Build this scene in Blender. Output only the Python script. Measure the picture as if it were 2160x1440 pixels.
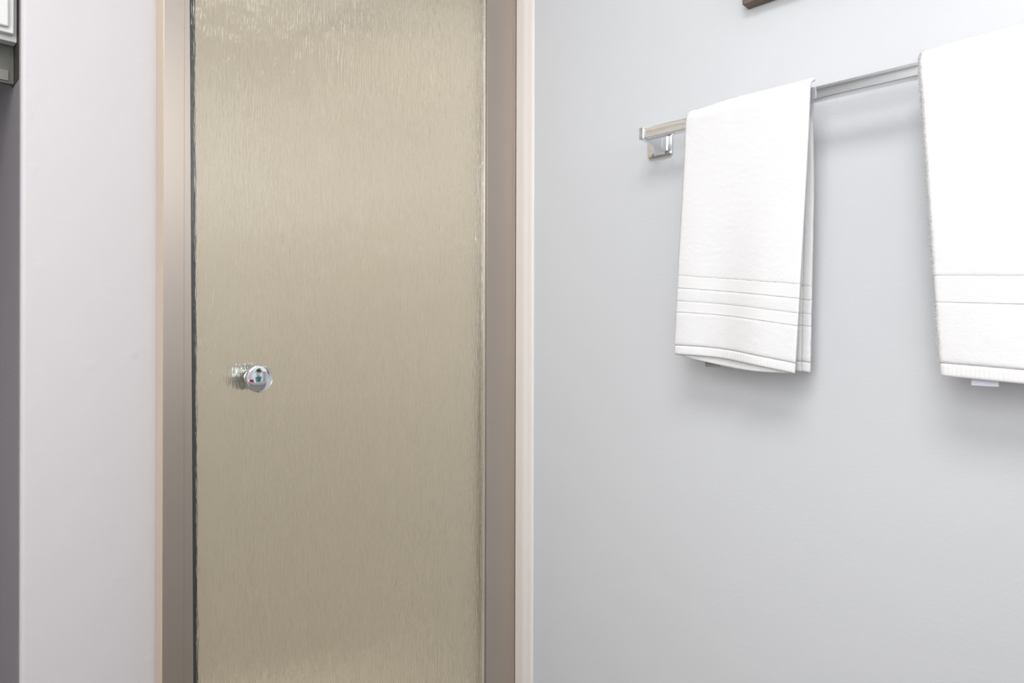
import bpy, bmesh, math, random
import numpy as np
from mathutils import Vector, Matrix

# ------------------------------------------------------------------ scene, camera, light, exposure
S = bpy.context.scene
for o in list(bpy.data.objects):
    bpy.data.objects.remove(o, do_unlink=True)
COL = S.collection
rng = np.random.default_rng(7)
random.seed(7)

CAM = (-1.0921, -1.0738, 1.10)
cam_d = bpy.data.cameras.new('camera')
cam_d.sensor_width = 36.0
cam_d.lens = 1400.0 / 2160.0 * 36.0
cam_d.shift_y = -40.0 / 2160.0
cam_d.clip_start = 0.02
cam = bpy.data.objects.new('camera', cam_d)
COL.objects.link(cam)
cam.matrix_world = (Matrix.Translation(CAM) @ Matrix.Rotation(math.radians(-45), 4, 'Z')
                    @ Matrix.Rotation(math.radians(90), 4, 'X') @ Matrix.Rotation(math.radians(0.13), 4, 'Z'))
S.camera = cam

S.view_settings.view_transform = 'Standard'
S.view_settings.look = 'None'
S.view_settings.gamma = 1.0
S.view_settings.use_curve_mapping = False
S.view_settings.exposure = -0.11

W = bpy.data.worlds.new('world')
S.world = W
W.use_nodes = True
W.node_tree.nodes['Background'].inputs[0].default_value = (0.9, 0.95, 1.0, 1)
W.node_tree.nodes['Background'].inputs[1].default_value = 0.3


def area(name, loc, rot, size, power, color, shape='DISK', size_y=None):
    l = bpy.data.lights.new(name, 'AREA')
    l.shape = shape
    l.size = size
    if size_y:
        l.size_y = size_y
    l.energy = power
    l.color = color
    o = bpy.data.objects.new(name, l)
    o.location = loc
    o.rotation_euler = rot
    COL.objects.link(o)
    return o


# bathroom ceiling lamp, plus added fill lights in the shower and at invented windows
area('ceiling_lamp_light', (-1.40, -1.15, 2.325), (0, 0, 0), 0.84, 19.0, (1.0, 0.985, 0.97))
spot = bpy.data.lights.new('shower_fill_spot', 'SPOT')  # added fill lamp that lights the shower from inside
spot.energy = 40.0
spot.color = (1.0, 0.97, 0.92)
spot.spot_size = math.radians(98)
spot.spot_blend = 1.0
spot.shadow_soft_size = 0.15
spot_o = bpy.data.objects.new('shower_fill_spot', spot)
spot_o.location = (-0.38, 0.38, 2.38)
COL.objects.link(spot_o)
area('shower_fill_glow', (-0.38, 0.38, 2.385), (0, 0, 0), 0.30, 1.1, (1.0, 0.97, 0.92))  # added glow to brighten the upper part of the shower

area('back_fill_light', (-0.43, -2.125, 1.90), (math.radians(90), 0, 0), 0.70, 4.2, (0.99, 0.99, 1.0), 'RECTANGLE', 0.76)  # added fill, gives glints on the glass and left jamb
area('side_fill_light', (-2.02, -1.15, 1.55), (math.radians(90), 0, math.radians(-90)), 0.90, 16.5, (0.99, 0.99, 1.0), 'RECTANGLE', 1.0)  # added fill, evens out the light on the right wall


# ------------------------------------------------------------------ materials
def mat(name, color=(0.8, 0.8, 0.8), rough=0.5, metal=0.0, spec=0.5, coat=0.0):
    m = bpy.data.materials.new(name)
    m.use_nodes = True
    b = m.node_tree.nodes['Principled BSDF']
    b.inputs['Base Color'].default_value = (*color, 1)
    b.inputs['Roughness'].default_value = rough
    b.inputs['Metallic'].default_value = metal
    b.inputs['Specular IOR Level'].default_value = spec
    b.inputs['Coat Weight'].default_value = coat
    return m, m.node_tree, b


def noise_bump(nt, b, scale, strength, dist, detail=3.0, sc=(1, 1, 1), rough=0.55):
    tc = nt.nodes.new('ShaderNodeTexCoord')
    mp = nt.nodes.new('ShaderNodeMapping')
    mp.inputs['Scale'].default_value = sc
    n = nt.nodes.new('ShaderNodeTexNoise')
    n.inputs['Scale'].default_value = scale
    n.inputs['Detail'].default_value = detail
    n.inputs['Roughness'].default_value = rough
    bp = nt.nodes.new('ShaderNodeBump')
    bp.inputs['Strength'].default_value = strength
    bp.inputs['Distance'].default_value = dist
    nt.links.new(tc.outputs['Object'], mp.inputs['Vector'])
    nt.links.new(mp.outputs['Vector'], n.inputs['Vector'])
    nt.links.new(n.outputs['Fac'], bp.inputs['Height'])
    nt.links.new(bp.outputs['Normal'], b.inputs['Normal'])
    return tc, mp, n, bp


def tint_noise(nt, b, c1, c2, scale, lo=0.35, hi=0.65, sc=(1, 1, 1)):
    tc = nt.nodes.new('ShaderNodeTexCoord')
    mp = nt.nodes.new('ShaderNodeMapping')
    mp.inputs['Scale'].default_value = sc
    n = nt.nodes.new('ShaderNodeTexNoise')
    n.inputs['Scale'].default_value = scale
    r = nt.nodes.new('ShaderNodeValToRGB')
    r.color_ramp.elements[0].position = lo
    r.color_ramp.elements[1].position = hi
    r.color_ramp.elements[0].color = (*c1, 1)
    r.color_ramp.elements[1].color = (*c2, 1)
    nt.links.new(tc.outputs['Object'], mp.inputs['Vector'])
    nt.links.new(mp.outputs['Vector'], n.inputs['Vector'])
    nt.links.new(n.outputs['Fac'], r.inputs['Fac'])
    nt.links.new(r.outputs['Color'], b.inputs['Base Color'])


M = {}
M['wall'], nt, b = mat('wall_paint_cool_grey', (0.642, 0.657, 0.680), 0.55, spec=0.3)
noise_bump(nt, b, 160, 0.12, 0.002, 4)
M['partition'], nt, b = mat('partition_paint_pale_grey', (0.545, 0.527, 0.540), 0.5, spec=0.3)
# rolled paint: fine orange peel plus a few blobs
tc, mp, n, bp = noise_bump(nt, b, 120, 0.16, 0.002, 4)
vo = nt.nodes.new('ShaderNodeTexVoronoi')
vo.inputs['Scale'].default_value = 16
rp = nt.nodes.new('ShaderNodeValToRGB')
rp.color_ramp.elements[0].position = 0.05
rp.color_ramp.elements[0].color = (1, 1, 1, 1)
rp.color_ramp.elements[1].position = 0.16
rp.color_ramp.elements[1].color = (0, 0, 0, 1)
bp2 = nt.nodes.new('ShaderNodeBump')
bp2.inputs['Strength'].default_value = 0.22
bp2.inputs['Distance'].default_value = 0.002
nt.links.new(mp.outputs['Vector'], vo.inputs['Vector'])
nt.links.new(vo.outputs['Distance'], rp.inputs['Fac'])
nt.links.new(rp.outputs['Color'], bp2.inputs['Height'])
nt.links.new(bp.outputs['Normal'], bp2.inputs['Normal'])
nt.links.new(bp2.outputs['Normal'], b.inputs['Normal'])
M['white_wall'], nt, b = mat('wall_paint_white', (0.86, 0.86, 0.87), 0.55, spec=0.3)
noise_bump(nt, b, 160, 0.12, 0.002, 4)
M['ceiling'], nt, b = mat('ceiling_paint_white', (0.82, 0.82, 0.82), 0.8)
noise_bump(nt, b, 90, 0.1, 0.002)
M['floor'], nt, b = mat('floor_tile_brown', (0.24, 0.21, 0.18), 0.35)
tc = nt.nodes.new('ShaderNodeTexCoord')
br = nt.nodes.new('ShaderNodeTexBrick')
br.offset = 0.0
br.inputs['Color1'].default_value = (0.25, 0.22, 0.19, 1)
br.inputs['Color2'].default_value = (0.22, 0.19, 0.165, 1)
br.inputs['Mortar'].default_value = (0.16, 0.15, 0.14, 1)
br.inputs['Scale'].default_value = 1.6
br.inputs['Mortar Size'].default_value = 0.008
br.inputs['Brick Width'].default_value = 0.5
br.inputs['Row Height'].default_value = 0.5
nt.links.new(tc.outputs['Object'], br.inputs['Vector'])
nt.links.new(br.outputs['Color'], b.inputs['Base Color'])
M['shower'], nt, b = mat('shower_surround_beige', (0.865, 0.803, 0.70), 0.35)
noise_bump(nt, b, 30, 0.05, 0.002)
M['frame'], nt, b = mat('bronze_anodised_metal', (0.445, 0.39, 0.34), 0.33, metal=0.75)
noise_bump(nt, b, 900, 0.03, 0.0005)
M['trim'], nt, b = mat('cream_trim_enamel', (0.80, 0.755, 0.71), 0.35)
noise_bump(nt, b, 200, 0.02, 0.001)
M['lip'], nt, b = mat('polished_edge_metal', (0.93, 0.90, 0.84), 0.2, metal=0.9)
noise_bump(nt, b, 300, 0.02, 0.0005)
M['caulk'], nt, b = mat('white_caulk', (0.80, 0.79, 0.77), 0.5)
noise_bump(nt, b, 120, 0.2, 0.001)
M['seal'], nt, b = mat('dark_rubber_seal', (0.012, 0.018, 0.016), 0.3)
noise_bump(nt, b, 90, 0.6, 0.004, 5, (1, 1, 0.25))
M['chrome'], nt, b = mat('chrome', (0.73, 0.74, 0.755), 0.05, metal=1.0)
noise_bump(nt, b, 60, 0.015, 0.0005)
M['cast_chrome'], nt, b = mat('worn_chrome', (0.74, 0.75, 0.76), 0.16, metal=1.0)
noise_bump(nt, b, 500, 0.25, 0.0006)
M['cabinet'], nt, b = mat('white_cabinet_enamel', (0.60, 0.615, 0.60), 0.35)
noise_bump(nt, b, 40, 0.03, 0.001)
M['under'], nt, b = mat('shade_grey_panel', (0.36, 0.36, 0.33), 0.6)
tint_noise(nt, b, (0.085, 0.085, 0.075), (0.115, 0.115, 0.10), 40)  # shade below the cabinet is put into this panel colour
M['gap_shade'], nt, b = mat('dark_brown_gap_shade', (0.035, 0.026, 0.020), 0.7)  # dark colour stands for the shade in the gap beside the cabinet
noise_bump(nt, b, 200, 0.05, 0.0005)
M['plate'], nt, b = mat('shade_grey_plate', (0.17, 0.17, 0.15), 0.6)  # plate colour lowered too, for the shade under the cabinet
noise_bump(nt, b, 200, 0.05, 0.0005)
M['wood'], nt, b = mat('dark_stained_wood', (0.12, 0.08, 0.055), 0.5)
tint_noise(nt, b, (0.085, 0.055, 0.038), (0.20, 0.145, 0.105), 28, 0.3, 0.7, (6, 0.5, 6))
M['paper'], nt, b = mat('print_paper', (0.75, 0.72, 0.66), 0.7)
tint_noise(nt, b, (0.70, 0.67, 0.60), (0.78, 0.76, 0.70), 9)
M['counter'], nt, b = mat('white_countertop', (0.85, 0.85, 0.86), 0.2)
tint_noise(nt, b, (0.82, 0.82, 0.83), (0.88, 0.88, 0.88), 12)
M['leaf'], nt, b = mat('green_leaf', (0.03, 0.12, 0.02), 0.45)
tint_noise(nt, b, (0.02, 0.08, 0.015), (0.06, 0.20, 0.03), 20)
M['red'], nt, b = mat('red_cloth', (0.40, 0.03, 0.04), 0.8)
noise_bump(nt, b, 200, 0.3, 0.002)
M['teal'], nt, b = mat('teal_glaze', (0.05, 0.28, 0.32), 0.25)
tint_noise(nt, b, (0.04, 0.24, 0.28), (0.07, 0.33, 0.37), 15)
M['tag_dark'], nt, b = mat('grey_satin_tag', (0.16, 0.15, 0.14), 0.6)
noise_bump(nt, b, 900, 0.2, 0.0004)
M['tag_white'], nt, b = mat('white_satin_tag', (0.74, 0.75, 0.86), 0.5)
noise_bump(nt, b, 900, 0.2, 0.0004)

M['terry'], nt, b = mat('white_terry', (0.775, 0.775, 0.78), 1.0, spec=0.1)
b.inputs['Subsurface Weight'].default_value = 0.45
b.inputs['Subsurface Radius'].default_value = (1.0, 1.0, 1.0)
b.inputs['Subsurface Scale'].default_value = 0.008
b.inputs['Sheen Weight'].default_value = 0.25
noise_bump(nt, b, 380, 0.45, 0.0012, 4)
M['band'], nt, b = mat('white_woven_band', (0.77, 0.77, 0.773), 0.9, spec=0.15)
tc = nt.nodes.new('ShaderNodeTexCoord')
wv = nt.nodes.new('ShaderNodeTexWave')
wv.wave_type = 'BANDS'
wv.bands_direction = 'Z'
wv.inputs['Scale'].default_value = 130
wv.inputs['Distortion'].default_value = 0.4
bp = nt.nodes.new('ShaderNodeBump')
bp.inputs['Strength'].default_value = 0.14
bp.inputs['Distance'].default_value = 0.001
nt.links.new(tc.outputs['Object'], wv.inputs['Vector'])
nt.links.new(wv.outputs['Fac'], bp.inputs['Height'])
nt.links.new(bp.outputs['Normal'], b.inputs['Normal'])
M['hem'], nt, b = mat('white_ribbed_hem', (0.77, 0.77, 0.77), 0.9, spec=0.15)
tc = nt.nodes.new('ShaderNodeTexCoord')
wv = nt.nodes.new('ShaderNodeTexWave')
wv.wave_type = 'BANDS'
wv.bands_direction = 'Y'
wv.inputs['Scale'].default_value = 65
wv.inputs['Distortion'].default_value = 0.8
bp = nt.nodes.new('ShaderNodeBump')
bp.inputs['Strength'].default_value = 0.22
bp.inputs['Distance'].default_value = 0.001
nt.links.new(tc.outputs['Object'], wv.inputs['Vector'])
nt.links.new(wv.outputs['Fac'], bp.inputs['Height'])
nt.links.new(bp.outputs['Normal'], b.inputs['Normal'])

# rain glass: vertical trickles pressed into the pane
M['glass'], nt, b = mat('rain_glass', (0.955, 0.965, 0.945), 0.03)
b.inputs['Transmission Weight'].default_value = 1.0
b.inputs['IOR'].default_value = 1.5
tc = nt.nodes.new('ShaderNodeTexCoord')
n0 = nt.nodes.new('ShaderNodeTexNoise')
n0.inputs['Scale'].default_value = 38
n0.inputs['Detail'].default_value = 2
mp0 = nt.nodes.new('ShaderNodeMapping')
mp0.inputs['Scale'].default_value = (1, 1, 0.7)
mixv = nt.nodes.new('ShaderNodeVectorMath')
mixv.operation = 'MULTIPLY_ADD'
mixv.inputs[1].default_value = (0.006, 0.0, 0.0)
mp1 = nt.nodes.new('ShaderNodeMapping')
mp1.inputs['Scale'].default_value = (1, 1, 0.06)
n1 = nt.nodes.new('ShaderNodeTexNoise')
n1.inputs['Scale'].default_value = 330
n1.inputs['Detail'].default_value = 2.5
n1.inputs['Roughness'].default_value = 0.6
bp = nt.nodes.new('ShaderNodeBump')
bp.inputs['Strength'].default_value = 0.55
bp.inputs['Distance'].default_value = 0.0062
L = nt.links.new
L(tc.outputs['Object'], mp0.inputs['Vector'])
L(mp0.outputs['Vector'], n0.inputs['Vector'])
L(n0.outputs['Color'], mixv.inputs[0])
L(tc.outputs['Object'], mixv.inputs[2])
L(mixv.outputs['Vector'], mp1.inputs['Vector'])
L(mp1.outputs['Vector'], n1.inputs['Vector'])
L(n1.outputs['Fac'], bp.inputs['Height'])
L(bp.outputs['Normal'], b.inputs['Normal'])
tr = nt.nodes.new('ShaderNodeBsdfTranslucent')
tr.inputs['Color'].default_value = (0.93, 0.92, 0.89, 1)
L(bp.outputs['Normal'], tr.inputs['Normal'])
mx = nt.nodes.new('ShaderNodeMixShader')
mx.inputs[0].default_value = 0.055
L(b.outputs[0], mx.inputs[1])
L(tr.outputs[0], mx.inputs[2])
L(mx.outputs[0], nt.nodes['Material Output'].inputs['Surface'])

M['glass_back'] = M['glass'].copy()
M['glass_back'].name = 'rain_glass_smooth_side'
for n_ in M['glass_back'].node_tree.nodes:
    if n_.type == 'BUMP':
        n_.inputs['Strength'].default_value = 0.10
M['lens'] = bpy.data.materials.new('lamp_diffuser')
M['lens'].use_nodes = True
nt = M['lens'].node_tree
nt.nodes.remove(nt.nodes['Principled BSDF'])
em = nt.nodes.new('ShaderNodeEmission')
em.inputs[0].default_value = (1, 0.98, 0.95, 1)
em.inputs[1].default_value = 3.0
nt.links.new(em.outputs[0], nt.nodes['Material Output'].inputs['Surface'])
M['pane'], nt, b = mat('fill_window_pane', (0.85, 0.86, 0.88), 0.4)  # glowing pane shared by the two added windows
b.inputs['Emission Color'].default_value = (0.97, 0.98, 1.0, 1)
b.inputs['Emission Strength'].default_value = 0.6


# ------------------------------------------------------------------ mesh helpers
class MB:
    def __init__(self):
        self.bm = bmesh.new()

    def box(self, x0, x1, y0, y1, z0, z1, bev=0.0, seg=2):
        t = bmesh.new()
        bmesh.ops.create_cube(t, size=1.0)
        for v in t.verts:
            v.co = Vector(((x0 + x1) / 2 + v.co.x * (x1 - x0), (y0 + y1) / 2 + v.co.y * (y1 - y0),
                           (z0 + z1) / 2 + v.co.z * (z1 - z0)))
        if bev > 0:
            bmesh.ops.bevel(t, geom=list(t.edges), offset=bev, segments=seg, profile=0.5, affect='EDGES')
        self.join(t)
        return self

    def join(self, t):
        me = bpy.data.meshes.new('tmp')
        t.to_mesh(me)
        t.free()
        self.bm.from_mesh(me)
        bpy.data.meshes.remove(me)

    def lathe(self, prof, axis_mat, n=48):
        """prof: list of (radius, height) turned about local z, placed by axis_mat"""
        t = bmesh.new()
        rings = []
        for r, h in prof:
            if r < 1e-6:
                rings.append([t.verts.new(axis_mat @ Vector((0, 0, h)))])
            else:
                rings.append([t.verts.new(axis_mat @ Vector((r * math.cos(2 * math.pi * k / n),
                                                             r * math.sin(2 * math.pi * k / n), h))) for k in range(n)])
        for a, c in zip(rings[:-1], rings[1:]):
            for k in range(n):
                k2 = (k + 1) % n
                if len(a) == 1 and len(c) == 1:
                    continue
                if len(a) == 1:
                    t.faces.new((a[0], c[k], c[k2]))
                elif len(c) == 1:
                    t.faces.new((a[k], a[k2], c[0]))
                else:
                    t.faces.new((a[k], a[k2], c[k2], c[k]))
        bmesh.ops.recalc_face_normals(t, faces=t.faces)
        self.join(t)
        return self

    def loft(self, rings, cap=True):
        t = bmesh.new()
        vr = [[t.verts.new(p) for p in r] for r in rings]
        n = len(vr[0])
        for a, c in zip(vr[:-1], vr[1:]):
            for k in range(n):
                t.faces.new((a[k], a[(k + 1) % n], c[(k + 1) % n], c[k]))
        if cap:
            t.faces.new(vr[0][::-1])
            t.faces.new(vr[-1])
        bmesh.ops.recalc_face_normals(t, faces=t.faces)
        self.join(t)
        return self

    def prism(self, pts, z0, z1):
        return self.loft([[(x, y, z0) for x, y in pts], [(x, y, z1) for x, y in pts]])

    def build(self, name, m, parent=None, smooth=False, loc=None):
        me = bpy.data.meshes.new(name)
        if loc is not None:
            bmesh.ops.translate(self.bm, verts=self.bm.verts, vec=-Vector(loc))
        self.bm.to_mesh(me)
        self.bm.free()
        me.materials.append(m)
        o = bpy.data.objects.new(name, me)
        COL.objects.link(o)
        if loc is not None:
            o.location = loc
        if parent:
            o.parent = parent
            o.matrix_parent_inverse = Matrix.Translation(parent.location).inverted()
        if smooth:
            me.shade_smooth()
            try:
                me.set_sharp_from_angle(angle=math.radians(38))
            except Exception:
                pass
        return o


def thing(name, label, cat, loc, group=None):
    o = bpy.data.objects.new(name, None)
    o.empty_display_size = 0.05
    o.location = loc
    COL.objects.link(o)
    o['label'] = label
    o['category'] = cat
    if group:
        o['group'] = group
    return o


def struct(o, label, cat):
    o['kind'] = 'structure'
    o['label'] = label
    o['category'] = cat
    return o


# ------------------------------------------------------------------ room shell
XL, YB, ZC = -2.05, -2.15, 2.40      # left wall, back wall, ceiling
PX0, PX1 = -0.9272, -0.745           # partition faces
struct(MB().box(XL - 0.1, 0.1, YB - 0.1, 1.1, -0.1, 0).build('floor', M['floor']), 'brown square tiled bathroom floor', 'floor')
struct(MB().box(XL - 0.1, 0.1, YB - 0.1, 1.1, ZC, ZC + 0.1).build('ceiling', M['ceiling']), 'plain white bathroom ceiling', 'ceiling')
struct(MB().box(0, 0.1, YB - 0.1, 0.0, 0, ZC).build('wall_right', M['wall']),
       'cool grey painted wall carrying the chrome towel bar', 'wall')
struct(MB().box(XL - 0.1, XL, YB - 0.1, 1.1, 0, ZC).build('wall_left', M['white_wall']), 'white painted wall across the room from the towel bar', 'wall')
struct(MB().box(XL, 0, YB - 0.1, YB, 0, ZC).build('wall_back', M['wall']), 'grey painted wall behind the vanity', 'wall')
struct(MB().box(XL, PX0, 0.62, 0.72, 0, ZC).build('wall_alcove', M['partition']), 'shaded grey wall at the back of the cabinet alcove', 'wall')
# partition with softly rounded drywall corners
pt = bmesh.new()
ring = []
r = 0.006
for cx, cy, a0 in ((PX0 + r, 0.03 + r, 180), (PX1 - 0.002, 0.032, 270), (PX1 - 0.002, 0.898, 0), (PX0 + r, 0.90 - r, 90)):
    rr = r if cx < -0.85 else 0.002
    for k in range(7):
        a = math.radians(a0 + 90 * k / 6)
        ring.append((cx + rr * math.cos(a), cy + rr * math.sin(a)))
p = MB().prism(ring, 0, ZC).build('wall_partition', M['partition'], smooth=True)
struct(p, 'pale grey painted partition wall end left of the shower door', 'wall')
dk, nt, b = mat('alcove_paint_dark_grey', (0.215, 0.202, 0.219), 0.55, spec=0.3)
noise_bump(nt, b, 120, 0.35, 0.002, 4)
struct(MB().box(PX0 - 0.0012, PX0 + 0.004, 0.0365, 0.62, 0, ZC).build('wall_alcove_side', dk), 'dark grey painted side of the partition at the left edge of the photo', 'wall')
struct(MB().box(PX1, 0.0, 0.002, 0.028, 1.972, ZC).build('wall_light_stop', M['partition']), 'added pale grey wall above the shower door, stops spilling light', 'wall')  # unseen, added to keep shower light off the right wall
# shower stall
struct(MB().box(PX1, 0.1, 0.86, 0.96, 0, ZC).build('wall_shower_back', M['shower']), 'beige surround at the back of the shower, behind the textured glass', 'wall')
struct(MB().box(0.0, 0.1, 0.0, 0.86, 0, ZC).build('wall_shower_right', M['shower']), 'beige surround on the right inside the shower', 'wall')
struct(MB().box(PX1, PX1 + 0.012, 0.03, 0.86, 0, ZC).build('wall_shower_left', M['shower']), 'beige surround on the left inside the shower', 'wall')
struct(MB().box(PX1 + 0.012, 0.0, 0.03, 0.86, 0.0, 0.06, 0.004).build('floor_shower', M['shower']), 'beige shower pan behind the glass door', 'floor')

# ------------------------------------------------------------------ shower door frame
M['flange'], nt, b = mat('tan_side_flange', (0.55, 0.46, 0.355), 0.4)
noise_bump(nt, b, 200, 0.02, 0.001)
fr = thing('shower_door_frame', 'bronze metal frame with cream edge trims around the textured glass shower door', 'door frame', (-0.38, 0.0, 0.0))
DH = 1.93
# left jamb: front plate (its inner edge leans a little), raised inner strip, cream side flange
def quad_prism(mb, x0, x1t, x1b, y0, y1, z0, z1, x0b=None):
    x0b = x0 if x0b is None else x0b
    return mb.loft([[(x0b, y0, z0), (x1b, y0, z0), (x1b, y1, z0), (x0b, y1, z0)],
                    [(x0, y0, z1), (x1t, y0, z1), (x1t, y1, z1), (x0, y1, z1)]])
JT, JB = -0.7235, -0.7095            # inner edge of the left jamb, top and bottom of the opening
mb = MB()
mb.box(-0.7584, -0.7285, 0.0, 0.0285, 0.03, DH, 0.0006)
quad_prism(mb, -0.7285, JT, JB, 0.0012, 0.028, 0.03, DH)
mb.build('jamb', M['frame'], fr)
MB().box(-0.7592, -0.7584, 0.0012, 0.0295, 0.03, DH).build('side_flange', M['flange'], fr)
# right jamb: broad plate with a shallow step each side, bright lip at the glass, cream rounded cover on the wall
mb = MB()
mb.box(-0.0975, -0.0165, 0.0, 0.026, 0.03, DH, 0.001)
mb.box(-0.1035, -0.0975, 0.0016, 0.026, 0.03, DH, 0.0006)
mb.box(-0.0165, -0.0052, 0.0014, 0.026, 0.03, DH, 0.0006)
mb.build('jamb', M['frame'], fr)
MB().box(-0.1053, -0.1037, -0.001, 0.012, 0.03, DH, 0.0004).build('glass_channel_lip', M['lip'], fr)
# rounded cover strip, profile in (x, y) on the right wall
prof = [(0.0, -0.0485), (-0.0022, -0.0485), (-0.0032, -0.0470), (-0.0036, -0.0400), (-0.0042, -0.0345), (-0.0062, -0.0290),
        (-0.0068, -0.0230), (-0.0064, -0.0170), (-0.0058, -0.0100), (-0.0056, -0.0000), (0.0, -0.0000)]
MB().prism(prof, 0.03, DH + 0.03).build('wall_cover_strip', M['trim'], fr, smooth=True)
MB().prism([(0, -0.0515), (-0.0012, -0.0510), (-0.0022, -0.0485), (0, -0.0485)], 0.03, DH + 0.03).build('caulk_line', M['caulk'], fr)
MB().box(-0.7575, -0.0065, 0.0, 0.028, DH, DH + 0.04, 0.002).build('header', M['frame'], fr)
MB().box(-0.7575, -0.0065, -0.004, 0.028, 0.0, 0.03, 0.002).build('sill', M['frame'], fr)

# ------------------------------------------------------------------ shower door with its knobs
dr = thing('shower_door', 'textured rain glass shower door with a round chrome knob', 'shower door', (-0.41, 0.008, 0.04))
g = MB()
quad_prism(g, JT + 0.0005, -0.1065, -0.1065, 0.006, 0.011, 0.036, DH - 0.004, JB + 0.0005)
gp = g.build('glass_panel', M['glass'], dr)
gp.data.materials.append(M['glass_back'])
for f_ in gp.data.polygons:
    f_.material_index = 1 if f_.normal.y > 0.7 else 0
mb = MB()
quad_prism(mb, JT + 0.001, JT + 0.0112, JB + 0.0098, 0.0135, 0.026, 0.04, DH - 0.006, JB + 0.001)
sl = mb.build('edge_seal', M['seal'], dr)
sl['label'] = 'dark seal behind the left edge of the glass'
KX, KZ = -0.6206, 1.0080
front = Matrix.Translation((KX, 0.006, KZ)) @ Matrix.Rotation(math.radians(90), 4, 'X')     # local z -> -y
back = Matrix.Translation((KX, 0.011, KZ)) @ Matrix.Rotation(math.radians(-90), 4, 'X')    # local z -> +y
kprof = [(0.0, 0.0002), (0.0125, 0.0002), (0.0130, 0.0016), (0.0115, 0.003), (0.0095, 0.006), (0.0090, 0.011), (0.0100, 0.016),
         (0.0130, 0.0200), (0.0175, 0.0230), (0.0200, 0.0245), (0.0209, 0.0258), (0.0212, 0.0280), (0.0210, 0.0302), (0.0204, 0.0312),
         (0.0198, 0.0314)]
face = [(0.0198, 0.0314)] + [(0.0196 * math.cos(math.radians(t)), 0.0310 + 0.0012 * math.sin(math.radians(t))) for t in range(5, 90, 7)] + [(0.0, 0.0322)]
kprof = [(r_ * 1.06, h_) for r_, h_ in kprof]
face = [(r_ * 1.06, h_) for r_, h_ in face]
M['dark_chrome'], nt, b = mat('chrome_dark_reflection', (0.42, 0.45, 0.44), 0.12, metal=1.0)  # back knob: dark reflection put into the chrome colour
noise_bump(nt, b, 60, 0.02, 0.0005)
for mtx, km in ((front, M['chrome']), (back, M['dark_chrome'])):
    k = MB().lathe(kprof, mtx, 64).build('knob', km, dr, smooth=True)
    MB().lathe(face, mtx, 64).build('knob_face', km, k, smooth=True)

# shower head inside, blurred by the glass
sh = thing('shower_head', 'chrome shower head blurred behind the top of the glass door', 'shower head', (0.0, 0.36, 1.975))
MB().lathe([(0, 0.0), (0.03, 0.0), (0.028, 0.008), (0.012, 0.014), (0.0, 0.014)],
           Matrix.Translation((0, 0.36, 1.975)) @ Matrix.Rotation(math.radians(-90), 4, 'Y'), 32).build('wall_flange', M['chrome'], sh, smooth=True)
d = Vector((-0.86, 0, -0.5)).normalized()
q = d.to_track_quat('Z', 'Y').to_matrix().to_4x4()
MB().lathe([(0, 0), (0.0085, 0), (0.0085, 0.12), (0, 0.12)], Matrix.Translation((-0.005, 0.36, 1.975)) @ q, 20).build('arm', M['chrome'], sh, smooth=True)
d = Vector((-0.55, -0.1, -0.83)).normalized()
q = d.to_track_quat('Z', 'Y').to_matrix().to_4x4()
MB().lathe([(0, -0.008), (0.012, -0.006), (0.014, 0.012), (0.02, 0.03), (0.048, 0.058), (0.052, 0.066), (0.048, 0.070), (0, 0.068)],
           Matrix.Translation((-0.108, 0.36, 1.915)) @ q, 40).build('spray_head', M['chrome'], sh, smooth=True)

# ------------------------------------------------------------------ towel bar
BX, BZ, BH = -0.0745, 1.4398, 0.0093          # bar axis and half section
Y1, Y2 = -0.4005, -1.135                        # ends of the bar
tb = thing('towel_bar', 'square chrome towel bar mounted on the grey wall', 'towel bar', (0.0, (Y1 + Y2) / 2, BZ))
MB().box(BX - BH, BX + BH, Y2, Y1, BZ - BH, BZ + BH, 0.0012, 3).build('rail', M['chrome'], tb, smooth=True)

def rrect(x, yc, zc, hy, hz, rad, n=6):
    pts = []
    for sy, sz, a0 in ((1, 1, 0), (-1, 1, 90), (-1, -1, 180), (1, -1, 270)):
        for k in range(n + 1):
            a = math.radians(a0 + 90 * k / n)
            pts.append((x, yc + sy * (hy - rad) + rad * math.cos(a), zc + sz * (hz - rad) + rad * math.sin(a)))
    return pts

for ye, sg in ((Y1, 1), (Y2, -1)):
    yc = ye + sg * 0.0056
    prof = [(-0.0002, 0.0275, 0.0275, 0.008), (-0.003, 0.0275, 0.0275, 0.008), (-0.0052, 0.0262, 0.0262, 0.0075), (-0.008, 0.020, 0.0235, 0.006),
            (-0.013, 0.0135, 0.0205, 0.004), (-0.022, 0.0085, 0.0170, 0.002), (-0.036, 0.0062, 0.0132, 0.0012), (-0.055, 0.0055, 0.0108, 0.0009),
            (BX - BH - 0.0018, 0.0054, 0.0108, 0.0009), (BX - BH - 0.0026, 0.0046, 0.0100, 0.0009)]
    rings = []
    for x, hy, hz, rad in prof:
        t = min(1.0, abs(x) / 0.03)
        rings.append(rrect(x, yc + sg * 0.016 * (1 - t), BZ - 0.0005 * (1 - t), hy, hz, rad))
    bmk = MB().loft(rings).build('bracket', M['cast_chrome'], tb, smooth=True)
    MB().box(BX - BH - 0.0034, BX - BH - 0.0024, yc - 0.0042, yc + 0.0042, BZ - 0.0096, BZ + 0.0096, 0.0004).build('end_cap', M['chrome'], bmk)


# ------------------------------------------------------------------ towels
def sstep(a, c, x):
    t = np.clip((x - a) / (c - a), 0, 1)
    return t * t * (3 - 2 * t)


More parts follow.
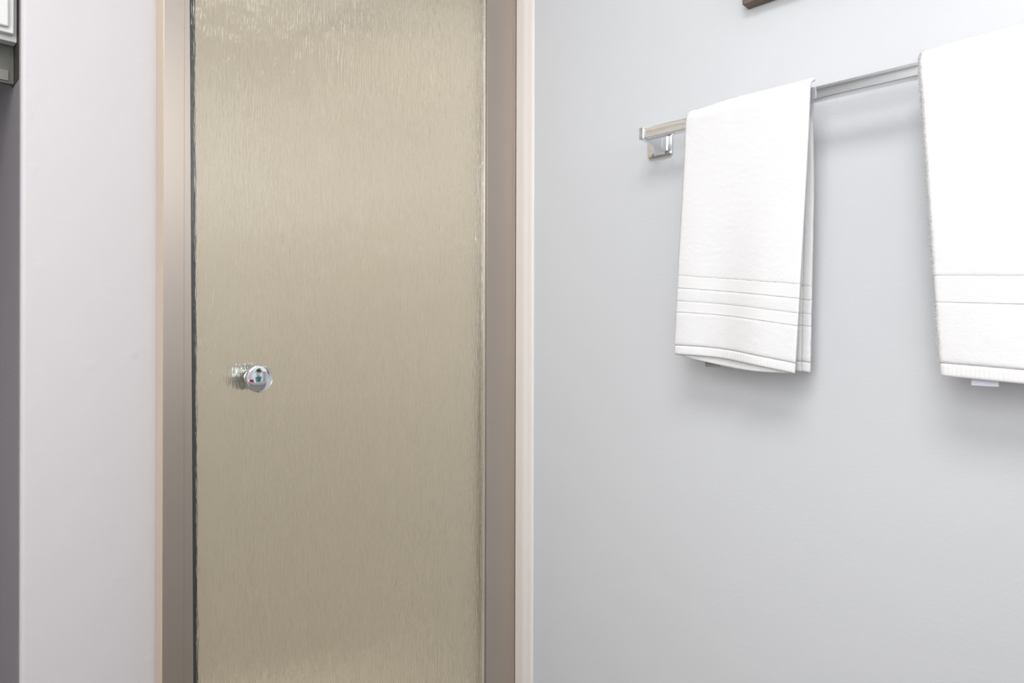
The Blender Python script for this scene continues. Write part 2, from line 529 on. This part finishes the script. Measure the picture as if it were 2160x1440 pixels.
def grid_mesh(P, N, thick, name, m, parent, fuzz=0, flen=0.002, fw=0.0005, bumps=None, seed=1, label=None):
    """P,N: (ns,nc,3) mid surface and normals; thick: (ns,) -> a closed shell of that thickness, with terry loops standing on it"""
    ns, nc, _ = P.shape
    T = thick[:, None, None] * 0.5
    rg = np.random.default_rng(seed)
    dev = rg.normal(0, 1, (ns, nc, 1)) * (bumps or 0)
    A = P + N * (T + dev)
    B = P - N * (T + dev)
    V = np.concatenate([A.reshape(-1, 3), B.reshape(-1, 3)])
    off = ns * nc
    F = []
    i = np.arange(ns - 1)[:, None]
    j = np.arange(nc - 1)[None, :]
    a = (i * nc + j).ravel()
    q = np.stack([a, a + 1, a + nc + 1, a + nc], 1)
    F.append(q)
    F.append(q[:, ::-1] + off)
    def rim(ids):
        return np.stack([ids[:-1], ids[1:], ids[1:] + off, ids[:-1] + off], 1)
    F.append(rim(np.arange(nc))[:, ::-1])
    F.append(rim((ns - 1) * nc + np.arange(nc)))
    F.append(rim(np.arange(ns) * nc))
    F.append(rim(np.arange(ns) * nc + nc - 1)[:, ::-1])
    F = np.concatenate(F)
    if fuzz:
        # outward loops on the outer side and on both long edges
        fi = rg.random(fuzz) * (ns - 1.001)
        fj = rg.random(fuzz) * (nc - 1.001)
        pick = rg.random(fuzz)
        edge = pick < 0.30                                  # loops along the two open edges
        fold = pick >= 0.30               # loops round the fold
        fj = np.where(edge, np.where(rg.random(fuzz) < 0.5, 0.0, nc - 1.001), fj)
        fj = np.where(fold, (nc - 1) * 0.5 + rg.uniform(-3.2, 3.2, fuzz), fj)
        i0 = fi.astype(int); j0 = fj.astype(int)
        u = (fi - i0)[:, None]; w = (fj - j0)[:, None]
        def lerp(G):
            return (G[i0, j0] * (1 - u) * (1 - w) + G[i0 + 1, j0] * u * (1 - w) + G[i0, j0 + 1] * (1 - u) * w + G[i0 + 1, j0 + 1] * u * w)
        Tn = lerp(N)
        tang = np.gradient(P, axis=1)
        tang /= np.linalg.norm(tang, axis=2, keepdims=True) + 1e-9
        tg = lerp(tang)
        lo = np.gradient(P, axis=0)
        lo /= np.linalg.norm(lo, axis=2, keepdims=True) + 1e-9
        lg = lerp(lo)
        base = lerp(A)
        side = np.where(fj < 1, -1.0, 1.0)[:, None]
        dirn = np.where(edge[:, None], tg * side + Tn * rg.normal(0, 0.6, (fuzz, 1)), Tn + tg * rg.normal(0, 0.45, (fuzz, 1)))
        dirn = dirn + lg * rg.normal(0, 0.45, (fuzz, 1))
        base = np.where(edge[:, None], lerp(P) + Tn * rg.uniform(-0.5, 0.5, (fuzz, 1)) * lerp(np.broadcast_to(thick[:, None, None], (ns, nc, 1))), base)
        dirn /= np.linalg.norm(dirn, axis=1, keepdims=True)
        ln = flen * rg.uniform(0.5, 1.1, (fuzz, 1)) * np.where((edge | fold)[:, None], 1.0, 0.25)
        ang = rg.random((fuzz, 1)) * math.pi
        wd = (tg * np.cos(ang) + lg * np.sin(ang)) * fw
        v0 = base - wd - dirn * 0.0004; v1 = base + wd - dirn * 0.0004
        v2 = base + wd * 0.75 + dirn * ln; v3 = base - wd * 0.75 + dirn * ln
        o0 = len(V)
        V = np.concatenate([V, np.stack([v0, v1, v2, v3], 1).reshape(-1, 3)])
        F = np.concatenate([F, (np.arange(fuzz)[:, None] * 4 + np.array([[0, 1, 2, 3]])) + o0])
    origin = np.array(parent.location)
    me = bpy.data.meshes.new(name)
    me.vertices.add(len(V))
    me.vertices.foreach_set('co', (V - origin).astype(np.float32).ravel())
    me.loops.add(F.size)
    me.loops.foreach_set('vertex_index', F.astype(np.int32).ravel())
    me.polygons.add(len(F))
    me.polygons.foreach_set('loop_start', np.arange(0, F.size, 4, dtype=np.int32))
    me.update(calc_edges=True)
    me.validate()
    me.materials.append(m)
    me.shade_smooth()
    o = bpy.data.objects.new(name, me)
    COL.objects.link(o)
    o.parent = parent
    if label:
        o['label'] = label
    return o


def build_towel(parent, spec, seed):
    """A towel folded lengthwise (fold at the far side) and hung over the bar. spec gives its edges and bands."""
    Wn = spec['nu']
    rf = spec['ply'] * 0.5
    # cross-section: outer ply from the open near edge to the fold, round the fold, inner ply back
    uo = np.linspace(1, 0, Wn)
    th = np.linspace(0, math.pi, 9)[1:-1]
    ui = np.linspace(0, spec.get('inner_u', 0.94), Wn)
    kind_u = np.concatenate([uo, np.zeros(len(th)), ui])
    wrap_y = np.concatenate([np.zeros(Wn), rf * np.sin(th), np.zeros(Wn)])
    rofs = np.concatenate([np.full(Wn, rf), rf * np.cos(th), np.full(Wn, -rf)])
    inner = np.concatenate([np.zeros(Wn), np.linspace(0, 1, len(th)), np.ones(Wn)])
    R = BH + 0.0018 + spec['ply'] * 0.5 + spec['pile'] * 0.5

    def surf(side, t):
        """side +1 front / -1 back; t: distances from the hem edge (0) upwards -> (nt,nc,3)"""
        t = np.asarray(t)[:, None]
        u = kind_u[None, :]
        Ltot = spec['front_len'](u) if side > 0 else spec['back_len'](u)
        hemw = spec['hem_wave'](u, inner[None, :]) if side > 0 else 0.0
        low = 1 - sstep(0.0, 0.16, t)
        Lx = Ltot + hemw * low
        s = Lx - t                                        # distance from the bar's crest
        return place(side, s, u, np.broadcast_to(rofs[None, :], s.shape), wrap_y[None, :], inner[None, :])

    def place(side, s, u, ro, wy, inn):
        r = R + ro
        arc = R * math.pi / 2
        ang = np.clip(s / arc, 0, 1) * math.pi / 2
        down = np.maximum(s - arc, 0)
        z = BZ + r * np.cos(ang) - down + spec['crown'](u) * np.exp(-(s / 0.02) ** 2)
        z = np.where(s >= arc, BZ - down, z)
        bulge = spec['bulge'](u, down, side) * sstep(0.0, 0.06, down)
        x = BX - side * (r * np.sin(ang) + bulge)
        fd = sstep(0.0, 0.40, down)
        yl = spec['yl'](down, side)
        yr = spec['yr'](down, side)
        y = yl + (yr - yl) * u + wy
        return np.stack(np.broadcast_arrays(x, y, z), -1)

    def normals(P):
        du = np.gradient(P, axis=1)
        ds = np.gradient(P, axis=0)
        n = np.cross(du, ds)
        n /= np.linalg.norm(n, axis=2, keepdims=True) + 1e-12
        return n

    # orientation reference: the outer ply of the front must face -x
    def part(side, t0, t1, step, thick, name, m, **kw):
        nt_ = max(3, int((t1 - t0) / step) + 1)
        t = np.linspace(t0, t1, nt_)
        P = surf(side, t)
        # normals from a padded strip so neighbours meet
        N = normals(P)
        if (N[nt_ // 2, Wn // 2, 0] * -side) < 0:
            N = -N
        th_ = np.full(nt_, thick)
        if kw.get('round'):
            rr = kw['round']
            e = np.minimum(t - t0, t1 - t)
            th_ = thick * (0.45 + 0.55 * np.sqrt(np.clip(1 - (1 - np.clip(e / rr, 0, 1)) ** 2, 0, 1)))
        kw.pop('round', None)
        return grid_mesh(P, N, th_, name, m, parent, **kw)

    H = spec['bands']
    # the long pile field: front above the bands, over the bar, down the back to the bands
    tf = H['top']
    sF = spec['front_len'](kind_u[None, :]) - tf           # arc distance on the front where the field starts
    sB = spec['back_len'](kind_u[None, :]) - tf
    nt_ = int((0.36 + 0.36) / spec['step'])
    k = np.linspace(1, -1, nt_)[:, None]
    s = np.where(k > 0, k * sF, k * sB)
    u = np.broadcast_to(kind_u[None, :], s.shape)
    ro = np.broadcast_to(rofs[None, :], s.shape)
    PF = place(1, np.maximum(s, 0), u, ro, wrap_y[None, :], inner[None, :])
    PB = place(-1, np.maximum(-s, 0), u, ro, wrap_y[None, :], inner[None, :])
    P = np.where((s >= 0)[..., None], PF, PB)
    N = normals(P)
    if N[3, Wn // 2, 0] > 0:
        N = -N
    e = np.minimum(np.arange(nt_), np.arange(nt_)[::-1]) * spec['step']
    th_ = spec['pile'] * (0.5 + 0.5 * np.sqrt(np.clip(1 - (1 - np.clip(e / 0.003, 0, 1)) ** 2, 0, 1)))
    grid_mesh(P, N, th_, 'terry_cloth', M['terry'], parent, fuzz=spec['fuzz'], flen=spec['flen'], fw=spec['fw'], bumps=spec['bump'], seed=seed)
    for side in (1, -1):
        dens = spec['fuzz'] / 0.80
        for kind, t0, t1 in H['list']:
            if kind == 'hem':
                part(side, t0, t1, 0.002, spec['hemt'], 'hem', M['hem'], bumps=0.0, round=0.0035)
            elif kind == 'flat':
                part(side, t0 - 0.0015, t1 + 0.0015, 0.002, spec['flat'], 'woven_band', M['band'], bumps=0.0)
            else:
                part(side, t0, t1, spec['step'], spec['pile'], 'terry_band', M['terry'], fuzz=int(dens * (t1 - t0)), flen=spec['flen'], fw=spec['fw'],
                     bumps=spec['bump'], seed=seed + 5 + int(t0 * 1000) + side, round=0.003)


# hand towel: far edge, near edge at the bar and at the bottom
ht = thing('hand_towel', 'small white hand towel with banded hem hanging near the bar end', 'towel', (BX, -0.58, BZ), 'white towels on the chrome bar')
def hyl(d, side):
    t = np.clip(d / 0.40, 0, 1)
    return -0.4935 + 0.0165 * t if side > 0 else -0.4860 + 0.004 * t
def hyr(d, side):
    t = np.clip(d / 0.42, 0, 1)
    return -0.6935 + 0.0215 * t ** 1.25 if side > 0 else -0.6830 + 0.007 * t
hs = dict(nu=46, ply=0.0062, pile=0.0048, flat=0.0037, hemt=0.0036, step=0.0035, fuzz=9000, flen=0.0011, fw=0.00022, bump=0.00018,
          front_len=lambda u: 0.419 + 0.022 * u, back_len=lambda u: 0.420 + 0.022 * u,
          hem_wave=lambda u, inn: np.where(inn > 0.5, 0.0075 * np.sin(np.pi * np.clip(u, 0, 1)) + 0.001 * (1 - u), -0.005 * np.sin(np.pi * np.clip(u, 0, 1) ** 0.9)),
          bulge=lambda u, d, side: (0.0048 * np.sin(3.0 * np.pi * u + 0.6 + 1.5 * d) * sstep(0.05, 0.4, d) + 0.004 * sstep(0, 0.3, d)) if side > 0
          else 0.0105 * sstep(0, 0.15, d) + 0 * u,
          yl=hyl, yr=hyr, crown=lambda u: 0.0045 * sstep(0.0, 0.45, u) - 0.0012,
          bands=dict(top=0.131, list=[('hem', 0.0, 0.0150), ('terry', 0.0150, 0.0725), ('flat', 0.0725, 0.0880), ('terry', 0.0880, 0.1130), ('flat', 0.1130, 0.1310)]))
build_towel(ht, hs, 11)
MB().box(-0.0868, -0.0860, -0.548, -0.522, 1.0275, 1.050).build('care_tag', M['tag_dark'], ht)['label'] = 'small dark grey care tag'

bt = thing('bath_towel', 'large fluffy white bath towel at the right edge of the photo', 'towel', (BX, -0.96, BZ), 'white towels on the chrome bar')
def byl(d, side):
    t = np.clip(d / 0.42, 0, 1)
    return -0.8402 - 0.0267 * t if side > 0 else -0.848 - 0.03 * t
def byr(d, side):
    t = np.clip(d / 0.42, 0, 1)
    return -1.095 + 0.0 * t if side > 0 else -1.090 + 0 * t
bs = dict(nu=56, ply=0.0080, pile=0.0060, flat=0.0046, hemt=0.0044, step=0.0035, fuzz=11000, flen=0.0030, fw=0.0002, bump=0.0002,
          front_len=lambda u: 0.4355 + 0.012 * u, back_len=lambda u: 0.433 + 0.012 * u,
          hem_wave=lambda u, inn: np.where(inn > 0.5, -0.002, 0.0) + 0 * u,
          bulge=lambda u, d, side: (0.004 * np.sin(1.6 * np.pi * u + 0.3) * sstep(0.05, 0.4, d) + 0.004 * sstep(0, 0.3, d)) if side > 0
          else 0.006 * sstep(0, 0.15, d) + 0 * u,
          yl=byl, yr=byr, crown=lambda u: 0.002 * sstep(0.0, 0.3, u) - 0.001,
          bands=dict(top=0.127, list=[('hem', 0.0, 0.0165), ('terry', 0.0165, 0.096), ('flat', 0.096, 0.127)]))
build_towel(bt, bs, 23)
MB().box(-0.0945, -0.0937, -0.9205, -0.8925, 1.0225, 1.050).build('care_tag', M['tag_white'], bt)['label'] = 'small white care tag'

# ------------------------------------------------------------------ picture frame, top of the photo
pf = thing('picture_frame', 'dark brown wooden picture frame on the grey wall above the towels', 'picture frame', (0.0, -0.86, 1.6375))
PB, PT, PYA, PYB, PD = 1.6375, 2.10, -0.5548, -1.20, 0.025
for args in ((-PD, -0.0005, PYA - 0.04, PYA, PB, PT), (-PD, -0.0005, PYB, PYB + 0.04, PB, PT),
             (-PD, -0.0005, PYB + 0.04, PYA - 0.04, PB, PB + 0.04), (-PD, -0.0005, PYB + 0.04, PYA - 0.04, PT - 0.04, PT)):
    MB().box(*args, 0.0012).build('frame_rail', M['wood'], pf)
MB().box(-0.012, -0.006, PYB + 0.04, PYA - 0.04, PB + 0.04, PT - 0.04).build('print', M['paper'], pf)

# ------------------------------------------------------------------ white cabinet in the alcove, left edge of the photo
cb = thing('wall_cabinet', 'white wall cabinet with raised panel door in the dark alcove', 'cabinet', (-1.25, 0.06, 1.475))
CX0, CX1 = -1.62, -0.9293
mb = MB()
mb.box(CX0, CX1, 0.050, 0.068, 1.4815, 2.20, 0.0008)
mb.box(CX0, CX1 - 0.002, 0.068, 0.36, 1.487, 2.20)
mb.build('body', M['cabinet'], cb)
dx1, dz0 = -0.9343, 1.4885
mb = MB().box(CX0 + 0.30, dx1, 0.038, 0.049, dz0, 2.18, 0.0015)
dd = mb.build('door', M['cabinet'], cb)
MB().box(CX0 + 0.31, dx1 - 0.0063, 0.032, 0.038, dz0 + 0.0062, 2.17, 0.0022, 3).build('raised_panel', M['cabinet'], dd)
mb = MB().box(CX0 + 0.006, CX0 + 0.294, 0.038, 0.049, dz0, 2.18, 0.0015)
dd = mb.build('door', M['cabinet'], cb)
MB().box(CX0 + 0.013, CX0 + 0.287, 0.032, 0.038, dz0 + 0.0062, 2.17, 0.0022, 3).build('raised_panel', M['cabinet'], dd)
MB().box(CX0, -0.9293, 0.072, 0.084, 1.430, 1.4868, 0.0006).build('valance_board', M['under'], cb)  # board colour carries the shade beneath the cabinet
MB().box(-0.9291, -0.9285, 0.0385, 0.09, 1.430, 2.20).build('gap_shade_strip', M['gap_shade'], cb)['label'] = 'dark brown strip standing in for the shaded gap'  # painted strip in place of the cabinet's shade on the wall
MB().box(CX0 + 0.2, -0.9358, 0.0705, 0.0722, 1.4335, 1.4475).build('valance_plate', M['plate'], cb)

# ------------------------------------------------------------------ the rest of the room: knob reflections, ceiling lamp, added windows and shower lamp
vn = thing('vanity', 'white topped bathroom vanity against the wall beyond the towels, reflected in the knob', 'vanity', (-0.28, -1.65, 0.0))
MB().box(-0.53, -0.004, -2.10, -1.15, 0.08, 0.82, 0.004).build('body', M['cabinet'], vn)
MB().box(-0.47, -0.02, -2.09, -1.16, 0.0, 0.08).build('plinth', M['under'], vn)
MB().box(-0.56, -0.002, -2.13, -1.125, 0.82, 0.86, 0.006).build('countertop', M['counter'], vn)
for y0 in (-2.07, -1.60):
    d_ = MB().box(-0.548, -0.531, y0, y0 + 0.43, 0.11, 0.80, 0.004).build('door', M['cabinet'], vn)
    ky = y0 + (0.38 if y0 < -2 else 0.045)
    MB().lathe([(0, 0), (0.006, 0), (0.006, 0.012), (0.014, 0.018), (0.012, 0.024), (0, 0.026)],
               Matrix.Translation((-0.548, ky, 0.70)) @ Matrix.Rotation(math.radians(-90), 4, 'Y'), 20).build('door_knob', M['chrome'], d_, smooth=True)
PXC, PYC = -0.11, -1.235
pl = thing('potted_plant', 'green leafy potted plant on the vanity top, reflected in the knob', 'plant', (PXC, PYC, 0.86))
mt = Matrix.Translation((PXC, PYC, 0.86))
MB().lathe([(0, 0), (0.036, 0), (0.04, 0.008), (0.055, 0.07), (0.058, 0.074), (0.052, 0.074), (0.048, 0.06), (0, 0.06)], mt, 32).build('pot', M['teal'], pl, smooth=True)
lf = bmesh.new()
for k in range(110):
    a = random.random() * 2 * math.pi
    el = random.uniform(0.15, 1.5)
    rad = random.uniform(0.03, 0.10)
    c = Vector((PXC + rad * math.cos(a) * math.cos(el), PYC + rad * math.sin(a) * math.cos(el), 1.00 + rad * math.sin(el) * 1.5))
    out = Vector((math.cos(a) * math.cos(el), math.sin(a) * math.cos(el), math.sin(el) * 0.6))
    sd = out.cross(Vector((0, 0, 1))).normalized()
    Ln, Wd = random.uniform(0.05, 0.08), random.uniform(0.016, 0.026)
    vs = [lf.verts.new(c - out * Ln * 0.5), lf.verts.new(c + sd * Wd), lf.verts.new(c + out * Ln * 0.5 - Vector((0, 0, 0.012))), lf.verts.new(c - sd * Wd)]
    mid = lf.verts.new(c + Vector((0, 0, 0.005)))
    for i in range(4):
        lf.faces.new((vs[i], vs[(i + 1) % 4], mid))
m_ = MB()
m_.join(lf)
m_.build('foliage', M['leaf'], pl)
m_ = MB()
for k in range(9):
    a = k * 0.7
    m_.lathe([(0, 0), (0.003, 0), (0.002, 0.16), (0, 0.16)], Matrix.Translation((PXC + 0.02 * math.cos(a), PYC + 0.02 * math.sin(a), 0.915)) @ Matrix.Rotation(0.3, 4, Vector((math.cos(a), math.sin(a), 0))), 8)
m_.build('stem', M['leaf'], pl)
rt = MB().box(-0.36, -0.22, -1.30, -1.15, 0.8602, 0.905, 0.012, 4).build('folded_cloth', M['red'], smooth=True)
rt['label'] = 'folded dark red cloth at the near end of the vanity top'
rt['category'] = 'cloth'

cl = thing('ceiling_lamp', 'round flush ceiling lamp in the middle of the bathroom', 'lamp', (-1.40, -1.15, ZC))
MB().lathe([(0, 0), (0.46, 0), (0.465, -0.03), (0.455, -0.045), (0.42, -0.045), (0.42, -0.02), (0, -0.02)], Matrix.Translation((-1.40, -1.15, ZC)), 48).build('base', M['cabinet'], cl, smooth=True)
MB().lathe([(0, -0.058), (0.25, -0.054), (0.418, -0.040), (0.418, -0.024), (0, -0.024)], Matrix.Translation((-1.40, -1.15, ZC)), 48).build('diffuser', M['lens'], cl, smooth=True)
wf = MB()
for bx_ in ((-0.84, -0.79, 1.46, 2.34), (-0.07, -0.02, 1.46, 2.34), (-0.79, -0.07, 2.29, 2.34), (-0.79, -0.07, 1.46, 1.51)):
    wf.box(bx_[0], bx_[1], YB + 0.001, YB + 0.03, bx_[2], bx_[3], 0.003)
wf = struct(wf.build('fill_window_1', M['cabinet']), 'added frosted window for fill light on the back wall above the vanity', 'window')  # made-up window around the back fill light
MB().box(-0.79, -0.07, YB + 0.004, YB + 0.010, 1.51, 2.29).build('pane', M['pane'], wf)
wf = MB()
for by_ in ((-1.66, -1.61, 1.0, 2.10), (-0.69, -0.64, 1.0, 2.10), (-1.61, -0.69, 2.05, 2.10), (-1.61, -0.69, 1.0, 1.05)):
    wf.box(XL + 0.001, XL + 0.026, by_[0], by_[1], by_[2], by_[3], 0.003)
wf = struct(wf.build('fill_window_2', M['cabinet']), 'added frosted white framed window for fill light across from the towel bar', 'window')  # made-up window around the side fill light
MB().box(XL + 0.004, XL + 0.010, -1.61, -0.69, 1.05, 2.05).build('pane', M['pane'], wf)
sl_ = thing('shower_fill_lamp', 'added round fill lamp set in the shower ceiling', 'lamp', (-0.38, 0.38, ZC))  # fixture added for the shower fill lights
MB().lathe([(0.16, 0), (0.19, 0), (0.188, -0.006), (0.16, -0.008)], Matrix.Translation((-0.38, 0.38, ZC)), 40).build('trim_ring', M['cabinet'], sl_, smooth=True)
MB().lathe([(0, -0.004), (0.16, -0.004), (0.16, -0.001), (0, -0.001)], Matrix.Translation((-0.38, 0.38, ZC)), 40).build('diffuser', M['lens'], sl_, smooth=True)
